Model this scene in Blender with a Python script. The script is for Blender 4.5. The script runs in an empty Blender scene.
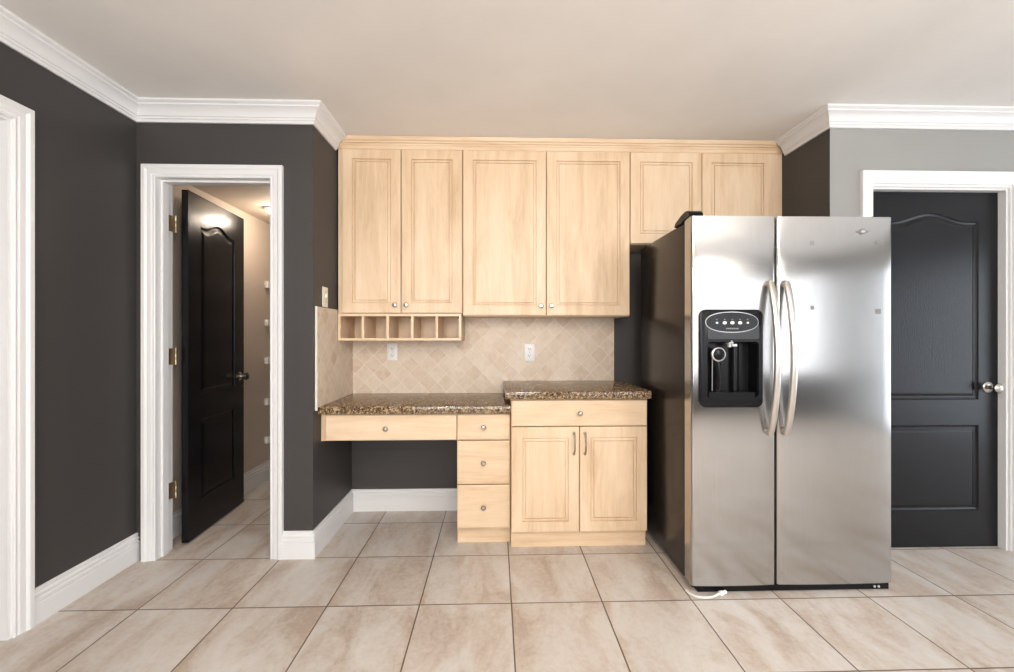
import bpy, bmesh, math, random
from mathutils import Vector, Matrix
random.seed(7)
S = bpy.context.scene
COL = S.collection

# ------------------------------------------------------------------ camera
F_PX, YAW, EYE = 415.0, 0.027, 1.2
cam_d = bpy.data.cameras.new('camera')
cam_d.sensor_fit = 'HORIZONTAL'
cam_d.sensor_width = 36.0
cam_d.lens = 36.0 * F_PX / 1014.0
cam_d.clip_start = 0.02
cam_d.clip_end = 60
cam = bpy.data.objects.new('camera', cam_d)
COL.objects.link(cam)
cam.location = (0, 0, EYE)
cam.rotation_euler = (math.radians(90), 0, -YAW)
S.camera = cam

# ------------------------------------------------------------------ colour management
S.view_settings.view_transform = 'Standard'
S.view_settings.look = 'None'
S.view_settings.gamma = 1.0
S.view_settings.use_curve_mapping = False
S.view_settings.exposure = 0.17

# ------------------------------------------------------------------ world
W = bpy.data.worlds.new('daylight')
S.world = W
W.use_nodes = True
bg = W.node_tree.nodes['Background']
bg.inputs['Color'].default_value = (0.80, 0.89, 1.0, 1)
bg.inputs['Strength'].default_value = 2.0

# ------------------------------------------------------------------ daylight through the windows, plus an added fill behind the camera
def area(name, loc, rot, sx, sy, power, color):
    l = bpy.data.lights.new(name, 'AREA')
    l.shape = 'RECTANGLE'; l.size = sx; l.size_y = sy
    l.energy = power; l.color = color
    o = bpy.data.objects.new(name, l); COL.objects.link(o)
    o.location = loc; o.rotation_euler = rot
    return o
R = math.radians
area('daylight_rear_window', (3.1, -2.85, 1.35), (R(90), 0, R(180)), 3.8, 1.5, 32, (1.0, 0.97, 0.93))   # faces +Y
bpy.data.objects['daylight_rear_window'].rotation_euler = (R(-90), 0, R(180))
area('added_fill_near_window', (-0.4, -2.85, 1.35), (R(-90), 0, R(180)), 2.2, 1.5, 72, (1.0, 0.97, 0.93))                  # faces +Y; added frontal fill for the backsplash, through an invented window
area('daylight_patio_door', (5.55, 0.2, 1.1), (0, R(90), 0), 2.0, 2.6, 42, (0.86, 0.93, 1.0))          # faces -X

# ================================================================== materials
def new_mat(name):
    m = bpy.data.materials.new(name); m.use_nodes = True
    nt = m.node_tree
    return m, nt, nt.nodes['Principled BSDF']
def N(nt, kind, **kw):
    n = nt.nodes.new(kind)
    for k, v in kw.items(): setattr(n, k, v)
    return n
def setv(n, **kw):
    for k, v in kw.items(): n.inputs[k.replace('_', ' ')].default_value = v
def plain(name, col, rough=0.5, metal=0.0, coat=0.0, bump=0.0, bscale=60, spec=0.5):
    m, nt, p = new_mat(name)
    p.inputs['Base Color'].default_value = (*col, 1)
    p.inputs['Roughness'].default_value = rough
    p.inputs['Metallic'].default_value = metal
    p.inputs['Specular IOR Level'].default_value = spec
    if coat: p.inputs['Coat Weight'].default_value = coat
    if bump:
        tc = N(nt, 'ShaderNodeTexCoord')
        no = N(nt, 'ShaderNodeTexNoise'); setv(no, Scale=bscale, Detail=4.0)
        nt.links.new(tc.outputs['Object'], no.inputs['Vector'])
        b = N(nt, 'ShaderNodeBump'); setv(b, Strength=bump, Distance=0.002)
        nt.links.new(no.outputs['Fac'], b.inputs['Height'])
        nt.links.new(b.outputs['Normal'], p.inputs['Normal'])
    return m
def ramp(nt, stops):
    r = N(nt, 'ShaderNodeValToRGB')
    e = r.color_ramp.elements
    while len(e) > 1: e.remove(e[-1])
    e[0].position = stops[0][0]; e[0].color = (*stops[0][1], 1)
    for pos, c in stops[1:]:
        x = e.new(pos); x.color = (*c, 1)
    return r
def paint(name, col, rough=0.6):
    """rolled wall paint: orange-peel bump and faint colour variation"""
    m, nt, p = new_mat(name)
    tc = N(nt, 'ShaderNodeTexCoord')
    n1 = N(nt, 'ShaderNodeTexNoise'); setv(n1, Scale=1.6, Detail=5.0)
    nt.links.new(tc.outputs['Object'], n1.inputs['Vector'])
    r = ramp(nt, [(0.3, tuple(c * 0.95 for c in col)), (0.7, tuple(c * 1.05 for c in col))])
    nt.links.new(n1.outputs['Fac'], r.inputs['Fac'])
    nt.links.new(r.outputs['Color'], p.inputs['Base Color'])
    p.inputs['Roughness'].default_value = rough
    n2 = N(nt, 'ShaderNodeTexNoise'); setv(n2, Scale=180.0, Detail=2.0)
    nt.links.new(tc.outputs['Object'], n2.inputs['Vector'])
    b = N(nt, 'ShaderNodeBump'); setv(b, Strength=0.12, Distance=0.001)
    nt.links.new(n2.outputs['Fac'], b.inputs['Height'])
    nt.links.new(b.outputs['Normal'], p.inputs['Normal'])
    return m
def wood(name, axis, c0, c1, c2, rough=0.38):
    """pale maple, grain running along the given object axis"""
    m, nt, p = new_mat(name)
    tc = N(nt, 'ShaderNodeTexCoord'); oi = N(nt, 'ShaderNodeObjectInfo')
    ad = N(nt, 'ShaderNodeVectorMath', operation='ADD')
    mul = N(nt, 'ShaderNodeMath', operation='MULTIPLY'); mul.inputs[1].default_value = 37.0
    nt.links.new(oi.outputs['Random'], mul.inputs[0])
    nt.links.new(tc.outputs['Object'], ad.inputs[0]); nt.links.new(mul.outputs[0], ad.inputs[1])
    def sc(v):
        mp = N(nt, 'ShaderNodeMapping')
        s = [v[1]] * 3; s['XYZ'.index(axis)] = v[0]
        mp.inputs['Scale'].default_value = s
        nt.links.new(ad.outputs[0], mp.inputs['Vector']); return mp
    n1 = N(nt, 'ShaderNodeTexNoise'); setv(n1, Scale=1.0, Detail=6.0, Roughness=0.6, Distortion=0.6)
    nt.links.new(sc((1.6, 9.0)).outputs[0], n1.inputs['Vector'])
    n2 = N(nt, 'ShaderNodeTexNoise'); setv(n2, Scale=1.0, Detail=4.0, Roughness=0.7)
    nt.links.new(sc((6.0, 150.0)).outputs[0], n2.inputs['Vector'])
    # glued-up boards of slightly different tone
    sp = N(nt, 'ShaderNodeSeparateXYZ'); nt.links.new(ad.outputs[0], sp.inputs[0])
    bx = N(nt, 'ShaderNodeMath', operation='MULTIPLY'); bx.inputs[1].default_value = 11.0
    nt.links.new(sp.outputs['X' if axis == 'Z' else 'Z'], bx.inputs[0])
    fl = N(nt, 'ShaderNodeMath', operation='FLOOR'); nt.links.new(bx.outputs[0], fl.inputs[0])
    wn = N(nt, 'ShaderNodeTexWhiteNoise', noise_dimensions='1D'); nt.links.new(fl.outputs[0], wn.inputs['W'])
    mx = N(nt, 'ShaderNodeMath', operation='MULTIPLY_ADD'); mx.inputs[1].default_value = 0.40
    nt.links.new(n2.outputs['Fac'], mx.inputs[0]); nt.links.new(n1.outputs['Fac'], mx.inputs[2])
    m2 = N(nt, 'ShaderNodeMath', operation='MULTIPLY_ADD'); m2.inputs[1].default_value = 0.10
    nt.links.new(wn.outputs['Value'], m2.inputs[0]); nt.links.new(mx.outputs[0], m2.inputs[2])
    r = ramp(nt, [(0.48, c0), (0.73, c1), (0.97, c2)])
    nt.links.new(m2.outputs[0], r.inputs['Fac'])
    nt.links.new(r.outputs['Color'], p.inputs['Base Color'])
    p.inputs['Roughness'].default_value = rough
    return m

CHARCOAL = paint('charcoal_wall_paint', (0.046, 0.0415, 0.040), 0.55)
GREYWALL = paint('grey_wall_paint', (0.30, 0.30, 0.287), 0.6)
BEIGE = paint('beige_pantry_paint', (0.60, 0.51, 0.425), 0.6)
CEIL = paint('ceiling_paint', (0.84, 0.82, 0.795), 0.8)
LIGHTWALL = paint('pale_hall_paint', (0.60, 0.61, 0.60), 0.6)
TRIM = plain('white_trim_paint', (0.74, 0.74, 0.745), 0.38)
MC = ((0.57, 0.39, 0.235), (0.72, 0.535, 0.355), (0.79, 0.625, 0.45))
MAPLE_V = wood('maple_vertical_grain', 'Z', *MC)
MAPLE_H = wood('maple_horizontal_grain', 'X', *MC)
BLACKDOOR, _nt, _p = new_mat('black_gloss_door_paint')
_p.inputs['Base Color'].default_value = (0.006, 0.006, 0.0075, 1)
_p.inputs['Roughness'].default_value = 0.26
_p.inputs['Specular IOR Level'].default_value = 0.27
_tc = N(_nt, 'ShaderNodeTexCoord'); _mp = N(_nt, 'ShaderNodeMapping')
_mp.inputs['Scale'].default_value = (220, 220, 14)
_nt.links.new(_tc.outputs['Object'], _mp.inputs['Vector'])
_no = N(_nt, 'ShaderNodeTexNoise'); setv(_no, Scale=1.0, Detail=3.0)
_nt.links.new(_mp.outputs[0], _no.inputs['Vector'])
_b = N(_nt, 'ShaderNodeBump'); setv(_b, Strength=0.5, Distance=0.001)
_nt.links.new(_no.outputs['Fac'], _b.inputs['Height']); _nt.links.new(_b.outputs['Normal'], _p.inputs['Normal'])

NICKEL = plain('satin_nickel', (0.48, 0.45, 0.41), 0.25, 1.0)
BRASS = plain('aged_brass', (0.42, 0.33, 0.20), 0.35, 1.0)
WHITEP = plain('white_plastic', (0.80, 0.80, 0.79), 0.35)
IVORYP = plain('ivory_plastic', (0.78, 0.74, 0.62), 0.35)
DARKSLOT = plain('dark_slot', (0.03, 0.03, 0.03), 0.6)
FRIDGE_SIDE = plain('dark_fridge_side', (0.022, 0.018, 0.015), 0.20, bump=0.10, bscale=260, spec=0.35)
BLACKP = plain('black_plastic', (0.006, 0.006, 0.007), 0.25, spec=0.2)
BLACKGLOSS = plain('black_gloss_plastic', (0.006, 0.006, 0.007), 0.12, spec=0.25)
MARKP = plain('grey_marking', (0.22, 0.22, 0.23), 0.4)
GREYP = plain('grey_plastic', (0.040, 0.043, 0.050), 0.35, spec=0.3)
SILVERP = plain('silver_plastic', (0.62, 0.62, 0.63), 0.3, 0.6)
RUBBER = plain('black_rubber', (0.015, 0.015, 0.015), 0.7)
RESIDUE = plain('adhesive_residue', (0.20, 0.195, 0.19), 0.7)
GROUTEDGE = plain('pale_caulk', (0.72, 0.68, 0.60), 0.6)
WIRE = plain('white_wire_coating', (0.78, 0.75, 0.70), 0.4)
TUBEW = plain('white_tubing', (0.72, 0.71, 0.68), 0.4)

# brushed stainless steel
STEEL, _nt, _p = new_mat('brushed_stainless_steel')
_p.inputs['Metallic'].default_value = 1.0
_p.inputs['Roughness'].default_value = 0.17
_p.inputs['Anisotropic'].default_value = 0.8
_tc = N(_nt, 'ShaderNodeTexCoord'); _mp = N(_nt, 'ShaderNodeMapping'); _mp.inputs['Scale'].default_value = (500, 500, 5)
_nt.links.new(_tc.outputs['Object'], _mp.inputs['Vector'])
_no = N(_nt, 'ShaderNodeTexNoise'); setv(_no, Scale=1.0, Detail=3.0); _nt.links.new(_mp.outputs[0], _no.inputs['Vector'])
_r = ramp(_nt, [(0.3, (0.45, 0.44, 0.43)), (0.7, (0.49, 0.478, 0.467))])
_nt.links.new(_no.outputs['Fac'], _r.inputs['Fac']); _nt.links.new(_r.outputs['Color'], _p.inputs['Base Color'])
# gentle waviness of the sheet
_n3 = N(_nt, 'ShaderNodeTexNoise'); setv(_n3, Scale=2.2, Detail=1.0); _nt.links.new(_tc.outputs['Object'], _n3.inputs['Vector'])
_b = N(_nt, 'ShaderNodeBump'); setv(_b, Strength=0.35, Distance=0.012)
_nt.links.new(_n3.outputs['Fac'], _b.inputs['Height']); _nt.links.new(_b.outputs['Normal'], _p.inputs['Normal'])
_tg = N(_nt, 'ShaderNodeTangent', direction_type='RADIAL', axis='Z')
_nt.links.new(_tg.outputs[0], _p.inputs['Tangent'])
_p.inputs['Anisotropic Rotation'].default_value = 0.0

# floor tiles
TILE = 0.41
FLOOR, nt, p = new_mat('stone_look_floor_tile')
tc = N(nt, 'ShaderNodeTexCoord'); mp = N(nt, 'ShaderNodeMapping')
TX0, TY0 = 0.070, 1.862            # a grout crossing on the floor
mp.inputs['Location'].default_value = (-TX0, -TY0, 0)
nt.links.new(tc.outputs['Object'], mp.inputs['Vector'])
sc = N(nt, 'ShaderNodeVectorMath', operation='SCALE'); sc.inputs['Scale'].default_value = 1 / TILE
nt.links.new(mp.outputs[0], sc.inputs[0])
fl = N(nt, 'ShaderNodeVectorMath', operation='FLOOR'); nt.links.new(sc.outputs[0], fl.inputs[0])
fr = N(nt, 'ShaderNodeVectorMath', operation='FRACTION'); nt.links.new(sc.outputs[0], fr.inputs[0])
sep = N(nt, 'ShaderNodeSeparateXYZ'); nt.links.new(fr.outputs[0], sep.inputs[0])
def edge(sock):
    a = N(nt, 'ShaderNodeMath', operation='SUBTRACT'); a.inputs[1].default_value = 0.5
    nt.links.new(sock, a.inputs[0])
    b = N(nt, 'ShaderNodeMath', operation='ABSOLUTE'); nt.links.new(a.outputs[0], b.inputs[0]); return b
ex, ey = edge(sep.outputs['X']), edge(sep.outputs['Y'])
mxm = N(nt, 'ShaderNodeMath', operation='MAXIMUM'); nt.links.new(ex.outputs[0], mxm.inputs[0]); nt.links.new(ey.outputs[0], mxm.inputs[1])
gr = N(nt, 'ShaderNodeMapRange'); setv(gr, From_Min=0.4915, From_Max=0.4945, To_Min=0.0, To_Max=1.0)
nt.links.new(mxm.outputs[0], gr.inputs['Value'])
wn = N(nt, 'ShaderNodeTexWhiteNoise', noise_dimensions='2D'); nt.links.new(fl.outputs[0], wn.inputs['Vector'])
offs = N(nt, 'ShaderNodeVectorMath', operation='SCALE'); offs.inputs['Scale'].default_value = 20
nt.links.new(wn.outputs['Color'], offs.inputs[0])
av = N(nt, 'ShaderNodeVectorMath', operation='ADD'); nt.links.new(tc.outputs['Object'], av.inputs[0]); nt.links.new(offs.outputs[0], av.inputs[1])
m1 = N(nt, 'ShaderNodeMapping'); m1.inputs['Scale'].default_value = (6.5, 2.6, 1); m1.inputs['Rotation'].default_value = (0, 0, 0.25)
nt.links.new(av.outputs[0], m1.inputs['Vector'])
n1 = N(nt, 'ShaderNodeTexNoise'); setv(n1, Scale=1.0, Detail=7.0, Roughness=0.62, Distortion=0.5); nt.links.new(m1.outputs[0], n1.inputs['Vector'])
n2 = N(nt, 'ShaderNodeTexNoise'); setv(n2, Scale=45.0, Detail=4.0, Roughness=0.7); nt.links.new(av.outputs[0], n2.inputs['Vector'])
ma = N(nt, 'ShaderNodeMath', operation='MULTIPLY_ADD'); ma.inputs[1].default_value = 0.30
nt.links.new(n2.outputs['Fac'], ma.inputs[0]); nt.links.new(n1.outputs['Fac'], ma.inputs[2])
rp = ramp(nt, [(0.49, (0.43, 0.345, 0.28)), (0.60, (0.52, 0.45, 0.39)), (0.70, (0.575, 0.53, 0.485)), (0.84, (0.62, 0.59, 0.56))])
nt.links.new(ma.outputs[0], rp.inputs['Fac'])
mix = N(nt, 'ShaderNodeMix', data_type='RGBA')
nt.links.new(gr.outputs['Result'], mix.inputs['Factor']); nt.links.new(rp.outputs['Color'], mix.inputs['A'])
mix.inputs['B'].default_value = (0.135, 0.092, 0.062, 1)
nt.links.new(mix.outputs['Result'], p.inputs['Base Color'])
p.inputs['Roughness'].default_value = 0.42
bmp = N(nt, 'ShaderNodeBump', invert=True); setv(bmp, Strength=0.6, Distance=0.002)
nt.links.new(gr.outputs['Result'], bmp.inputs['Height']); nt.links.new(bmp.outputs['Normal'], p.inputs['Normal'])

# granite
GRANITE, nt, p = new_mat('brown_speckled_granite')
tc = N(nt, 'ShaderNodeTexCoord')
v1 = N(nt, 'ShaderNodeTexVoronoi'); setv(v1, Scale=150.0); nt.links.new(tc.outputs['Object'], v1.inputs['Vector'])
n1 = N(nt, 'ShaderNodeTexNoise'); setv(n1, Scale=60.0, Detail=5.0, Roughness=0.7); nt.links.new(tc.outputs['Object'], n1.inputs['Vector'])
sv = N(nt, 'ShaderNodeSeparateColor'); nt.links.new(v1.outputs['Color'], sv.inputs[0])
ma = N(nt, 'ShaderNodeMath', operation='MULTIPLY_ADD'); ma.inputs[1].default_value = 0.55
nt.links.new(sv.outputs[0], ma.inputs[0]); nt.links.new(n1.outputs['Fac'], ma.inputs[2])
rp = ramp(nt, [(0.48, (0.018, 0.011, 0.007)), (0.60, (0.075, 0.043, 0.022)), (0.78, (0.16, 0.095, 0.046)), (0.93, (0.31, 0.21, 0.115)), (1.0, (0.43, 0.32, 0.20))])
nt.links.new(ma.outputs[0], rp.inputs['Fac']); nt.links.new(rp.outputs['Color'], p.inputs['Base Color'])
p.inputs['Roughness'].default_value = 0.12

# travertine laid on the diagonal
def travertine(name, axes):
    m, nt, p = new_mat(name)
    tc = N(nt, 'ShaderNodeTexCoord'); sp = N(nt, 'ShaderNodeSeparateXYZ'); nt.links.new(tc.outputs['Object'], sp.inputs[0])
    cb = N(nt, 'ShaderNodeCombineXYZ')
    nt.links.new(sp.outputs[axes[0]], cb.inputs[0]); nt.links.new(sp.outputs[axes[1]], cb.inputs[1])
    mp = N(nt, 'ShaderNodeMapping'); s = 1 / 0.088
    mp.inputs['Rotation'].default_value = (0, 0, R(45)); mp.inputs['Scale'].default_value = (s, s, s)
    mp.inputs['Location'].default_value = (0.3, 0.15, 0)
    nt.links.new(cb.outputs[0], mp.inputs['Vector'])
    fl = N(nt, 'ShaderNodeVectorMath', operation='FLOOR'); nt.links.new(mp.outputs[0], fl.inputs[0])
    fr = N(nt, 'ShaderNodeVectorMath', operation='FRACTION'); nt.links.new(mp.outputs[0], fr.inputs[0])
    se = N(nt, 'ShaderNodeSeparateXYZ'); nt.links.new(fr.outputs[0], se.inputs[0])
    def edge(sock):
        a = N(nt, 'ShaderNodeMath', operation='SUBTRACT'); a.inputs[1].default_value = 0.5
        nt.links.new(sock, a.inputs[0])
        b = N(nt, 'ShaderNodeMath', operation='ABSOLUTE'); nt.links.new(a.outputs[0], b.inputs[0]); return b
    a, b = edge(se.outputs['X']), edge(se.outputs['Y'])
    mm = N(nt, 'ShaderNodeMath', operation='MAXIMUM'); nt.links.new(a.outputs[0], mm.inputs[0]); nt.links.new(b.outputs[0], mm.inputs[1])
    g = N(nt, 'ShaderNodeMapRange'); setv(g, From_Min=0.478, From_Max=0.490, To_Min=0.0, To_Max=1.0); nt.links.new(mm.outputs[0], g.inputs['Value'])
    wn = N(nt, 'ShaderNodeTexWhiteNoise', noise_dimensions='2D'); nt.links.new(fl.outputs[0], wn.inputs['Vector'])
    of = N(nt, 'ShaderNodeVectorMath', operation='SCALE'); of.inputs['Scale'].default_value = 9; nt.links.new(wn.outputs['Color'], of.inputs[0])
    av = N(nt, 'ShaderNodeVectorMath', operation='ADD'); nt.links.new(tc.outputs['Object'], av.inputs[0]); nt.links.new(of.outputs[0], av.inputs[1])
    n1 = N(nt, 'ShaderNodeTexNoise'); setv(n1, Scale=14.0, Detail=6.0, Roughness=0.65, Distortion=0.8); nt.links.new(av.outputs[0], n1.inputs['Vector'])
    ma = N(nt, 'ShaderNodeMath', operation='MULTIPLY_ADD'); ma.inputs[1].default_value = 0.30
    nt.links.new(wn.outputs['Value'], ma.inputs[0]); nt.links.new(n1.outputs['Fac'], ma.inputs[2])
    rp = ramp(nt, [(0.36, (0.54, 0.41, 0.295)), (0.55, (0.62, 0.50, 0.385)), (0.75, (0.67, 0.565, 0.455)), (0.95, (0.71, 0.62, 0.52))])
    nt.links.new(ma.outputs[0], rp.inputs['Fac'])
    mix = N(nt, 'ShaderNodeMix', data_type='RGBA'); nt.links.new(g.outputs['Result'], mix.inputs['Factor']); nt.links.new(rp.outputs['Color'], mix.inputs['A'])
    mix.inputs['B'].default_value = (0.78, 0.70, 0.60, 1)
    nt.links.new(mix.outputs['Result'], p.inputs['Base Color'])
    p.inputs['Roughness'].default_value = 0.45
    bm_ = N(nt, 'ShaderNodeBump', invert=True); setv(bm_, Strength=0.5, Distance=0.0015)
    nt.links.new(g.outputs['Result'], bm_.inputs['Height']); nt.links.new(bm_.outputs['Normal'], p.inputs['Normal'])
    return m
TRAV_XZ = travertine('diagonal_travertine_tile', ('X', 'Z'))
TRAV_YZ = travertine('diagonal_travertine_tile_side', ('Y', 'Z'))

GLASS, nt, p = new_mat('window_glass')
_tr = N(nt, 'ShaderNodeBsdfTransparent'); _gl = N(nt, 'ShaderNodeBsdfGlossy'); _gl.inputs['Roughness'].default_value = 0.0
_mx = N(nt, 'ShaderNodeMixShader'); _mx.inputs[0].default_value = 0.06
nt.links.new(_tr.outputs[0], _mx.inputs[1]); nt.links.new(_gl.outputs[0], _mx.inputs[2])
nt.links.new(_mx.outputs[0], nt.nodes['Material Output'].inputs['Surface'])
LAMPGLOW, nt, p = new_mat('lit_lamp_glass')
p.inputs['Base Color'].default_value = (0.9, 0.86, 0.78, 1)
p.inputs['Emission Color'].default_value = (1.0, 0.83, 0.62, 1)
p.inputs['Emission Strength'].default_value = 6.0

# thin opal glass of the added fill pendants: lets the bulb's light through
OPAL, nt, p = new_mat('added_pendant_glass')
_tr = N(nt, 'ShaderNodeBsdfTransparent'); _em = N(nt, 'ShaderNodeEmission'); _ad = N(nt, 'ShaderNodeAddShader')
_em.inputs['Color'].default_value = (1.0, 0.95, 0.88, 1); _em.inputs['Strength'].default_value = 1.5
nt.links.new(_tr.outputs[0], _ad.inputs[0]); nt.links.new(_em.outputs[0], _ad.inputs[1])
nt.links.new(_ad.outputs[0], nt.nodes['Material Output'].inputs['Surface'])

# ================================================================== mesh helpers
class MB:
    """collects shapes and links them as one mesh object"""
    def __init__(self): self.bm = bmesh.new()
    def box(self, x0, x1, y0, y1, z0, z1, bev=0.0, seg=2):
        r = bmesh.ops.create_cube(self.bm, size=1.0)
        vs = r['verts']
        for v in vs:
            v.co = Vector(((x0 + x1) / 2 + v.co.x * (x1 - x0), (y0 + y1) / 2 + v.co.y * (y1 - y0), (z0 + z1) / 2 + v.co.z * (z1 - z0)))
        if bev:
            es = {e for v in vs for e in v.link_edges}
            bmesh.ops.bevel(self.bm, geom=list(es), offset=bev, segments=seg, affect='EDGES', profile=0.5)
        return self
    def quad(self, pts):
        self.bm.faces.new([self.bm.verts.new(p) for p in pts]); return self
    def loops(self, rings, cap0=True, cap1=True, closed=True):
        vr = [[self.bm.verts.new(p) for p in ring] for ring in rings]
        n = len(vr[0])
        for a, b in zip(vr, vr[1:]):
            for i in range(n if closed else n - 1):
                j = (i + 1) % n
                self.bm.faces.new((a[i], a[j], b[j], b[i]))
        if cap0: self.bm.faces.new(list(reversed(vr[0])))
        if cap1: self.bm.faces.new(vr[-1])
        return self
    def lathe(self, org, axis, prof, n=20):
        """prof: (distance along axis, radius)"""
        axis = Vector(axis).normalized(); org = Vector(org)
        u = axis.orthogonal().normalized(); v = axis.cross(u)
        rings = [[org + axis * h + (u * math.cos(2 * math.pi * k / n) + v * math.sin(2 * math.pi * k / n)) * max(r, 1e-5) for k in range(n)] for h, r in prof]
        return self.loops(rings)
    def tube(self, pts, rad, n=10, flat=1.0, up=(0, 0, 1)):
        pts = [Vector(q) for q in pts]; rings = []
        for i, q in enumerate(pts):
            t = (pts[min(i + 1, len(pts) - 1)] - pts[max(i - 1, 0)]).normalized()
            s = t.cross(Vector(up))
            if s.length < 1e-4: s = t.cross(Vector((1, 0, 0)))
            s.normalize(); w = s.cross(t).normalized()
            rr = rad[i] if isinstance(rad, (list, tuple)) else rad
            rings.append([q + s * math.cos(2 * math.pi * k / n) * rr * flat + w * math.sin(2 * math.pi * k / n) * rr for k in range(n)])
        return self.loops(rings)
    def prism(self, poly, fn, d0, d1):
        """poly of 2D points extruded from depth d0 to d1; fn(a, b, d) -> 3D point"""
        return self.loops([[fn(a, b, d0) for a, b in poly], [fn(a, b, d1) for a, b in poly]])
    def build(self, name, mat, parent=None, smooth=False, local=False, ang=35):
        bm = self.bm
        bmesh.ops.recalc_face_normals(bm, faces=bm.faces[:])
        if parent is not None and not local:
            o = origin(parent)
            bmesh.ops.translate(bm, verts=bm.verts[:], vec=-o)
        me = bpy.data.meshes.new(name)
        bm.to_mesh(me); bm.free()
        if smooth:
            for f in me.polygons: f.use_smooth = True
            me.set_sharp_from_angle(angle=R(ang))
        for m_ in (mat if isinstance(mat, (list, tuple)) else [mat]): me.materials.append(m_)
        ob = bpy.data.objects.new(name, me); COL.objects.link(ob)
        if parent is not None: ob.parent = parent
        return ob
def origin(o):
    v = Vector((0, 0, 0))
    while o is not None:
        v += o.location; o = o.parent
    return v
def tag(o, label=None, cat=None, group=None, kind=None):
    if label: o['label'] = label
    if cat: o['category'] = cat
    if group: o['group'] = group
    if kind: o['kind'] = kind
    return o
def thing(name, label, cat, loc=(0, 0, 0), rz=0.0, group=None, kind=None):
    o = bpy.data.objects.new(name, None); COL.objects.link(o)
    o.empty_display_size = 0.1
    o.location = loc; o.rotation_euler = (0, 0, rz)
    return tag(o, label, cat, group, kind)
def struct(o, label=None, cat=None): return tag(o, label, cat, kind='structure')

def sweep(path, prof, mirror=1):
    """profile (out from wall, height) run along a wall path; room is on the right-hand side. One MB per segment, mitred."""
    P = [Vector((a, b)) for a, b in path]
    D = [(P[i + 1] - P[i]).normalized() for i in range(len(P) - 1)]
    Nn = [Vector((d.y, -d.x)) * mirror for d in D]
    M = []
    for i in range(len(P)):
        if i == 0: M.append(Nn[0])
        elif i == len(P) - 1: M.append(Nn[-1])
        else: M.append((Nn[i - 1] + Nn[i]) / (1 + Nn[i - 1].dot(Nn[i])))
    out = []
    for i in range(len(D)):
        mb = MB()
        mb.loops([[(P[k].x + M[k].x * o, P[k].y + M[k].y * o, z) for o, z in prof] for k in (i, i + 1)])
        out.append(mb)
    return out
H = 2.44
CROWN = [(0.0, H - 0.097), (0.010, H - 0.097), (0.012, H - 0.084), (0.017, H - 0.080), (0.018, H - 0.072), (0.023, H - 0.069),
         (0.027, H - 0.055), (0.036, H - 0.040), (0.050, H - 0.029), (0.056, H - 0.026), (0.057, H - 0.019), (0.063, H - 0.016), (0.070, H - 0.010), (0.070, H - 0.0005), (0.0, H - 0.0005)]
BASEB = [(0.0, 0.0), (0.017, 0.0), (0.017, 0.082), (0.0145, 0.085), (0.0145, 0.088), (0.017, 0.091), (0.017, 0.103), (0.011, 0.107), (0.011, 0.113), (0.0155, 0.117), (0.0145, 0.124), (0.008, 0.130), (0.008, 0.135), (0.0105, 0.138), (0.0095, 0.144), (0.006, 0.147), (0.0, 0.147)]
CASING = [(0.0, 0.0), (0.0, 0.009), (0.006, 0.012), (0.012, 0.009), (0.016, 0.010), (0.020, 0.013), (0.040, 0.014), (0.045, 0.018), (0.050, 0.021), (0.066, 0.021), (0.068, 0.018), (0.068, 0.0)]
def casing(s0, s1, ztop, fn):
    """door casing around an opening s0..s1 with head at ztop; fn(s, z, d) -> 3D, d is out from the wall"""
    mb = MB(); rings = []
    for (s, z, ms, mz) in ((s0, 0.0, -1, 0), (s0, ztop, -1, 1), (s1, ztop, 1, 1), (s1, 0.0, 1, 0)):
        rings.append([fn(s + ms * o, z + mz * o, d) for o, d in CASING])
    mb.loops(rings); return mb

# ================================================================== the room shell
XL, YP, XN, YB, XR, YR = -1.924, 2.275, -0.99, 2.88, 1.838, 2.235      # wall planes
REAR, EAST = -2.6, 5.3

o = MB().box(-3.4, EAST + 0.12, REAR - 0.12, 4.1, -0.06, 0.0).build('floor', FLOOR)
struct(o, 'beige stone look square tile floor with dark grout lines', 'floor')
o = MB().box(-3.4, EAST + 0.12, REAR - 0.12, 3.0, H, H + 0.06).build('ceiling', CEIL)
struct(o, 'smooth off white kitchen ceiling', 'ceiling')
# left wall with an opening near the camera
DL0, DL1, DLZ = 0.86, 1.70, 2.062
mb = MB(); mb.box(XL - 0.11, XL, REAR, DL0, 0, H); mb.box(XL - 0.11, XL, DL1, YP, 0, H); mb.box(XL - 0.11, XL, DL0, DL1, DLZ, H)
struct(mb.build('wall_left', CHARCOAL), 'charcoal painted wall at the left of the kitchen', 'wall')
# pantry front wall (pier)
PX0, PX1, PZ = -1.818, -1.214, 2.048
mb = MB(); mb.box(XL - 0.11, PX0 - 0.018, YP, YP + 0.11, 0, H); mb.box(PX1 + 0.018, XN, YP, YP + 0.11, 0, H); mb.box(PX0 - 0.018, PX1 + 0.018, YP, YP + 0.11, PZ + 0.018, H)
struct(mb.build('wall_pantry_front', CHARCOAL), 'charcoal wall around the pantry doorway', 'wall')
mb = MB(); mb.box(XN - 0.11, XN, YP + 0.11, 4.0, 0, H)
struct(mb.build('wall_nook_left', CHARCOAL), 'charcoal side wall of the desk nook', 'wall')
mb = MB(); mb.box(XN, XR, YB, YB + 0.1, 0, H)
struct(mb.build('wall_back', CHARCOAL), 'charcoal wall behind the cabinets and desk', 'wall')
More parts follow.
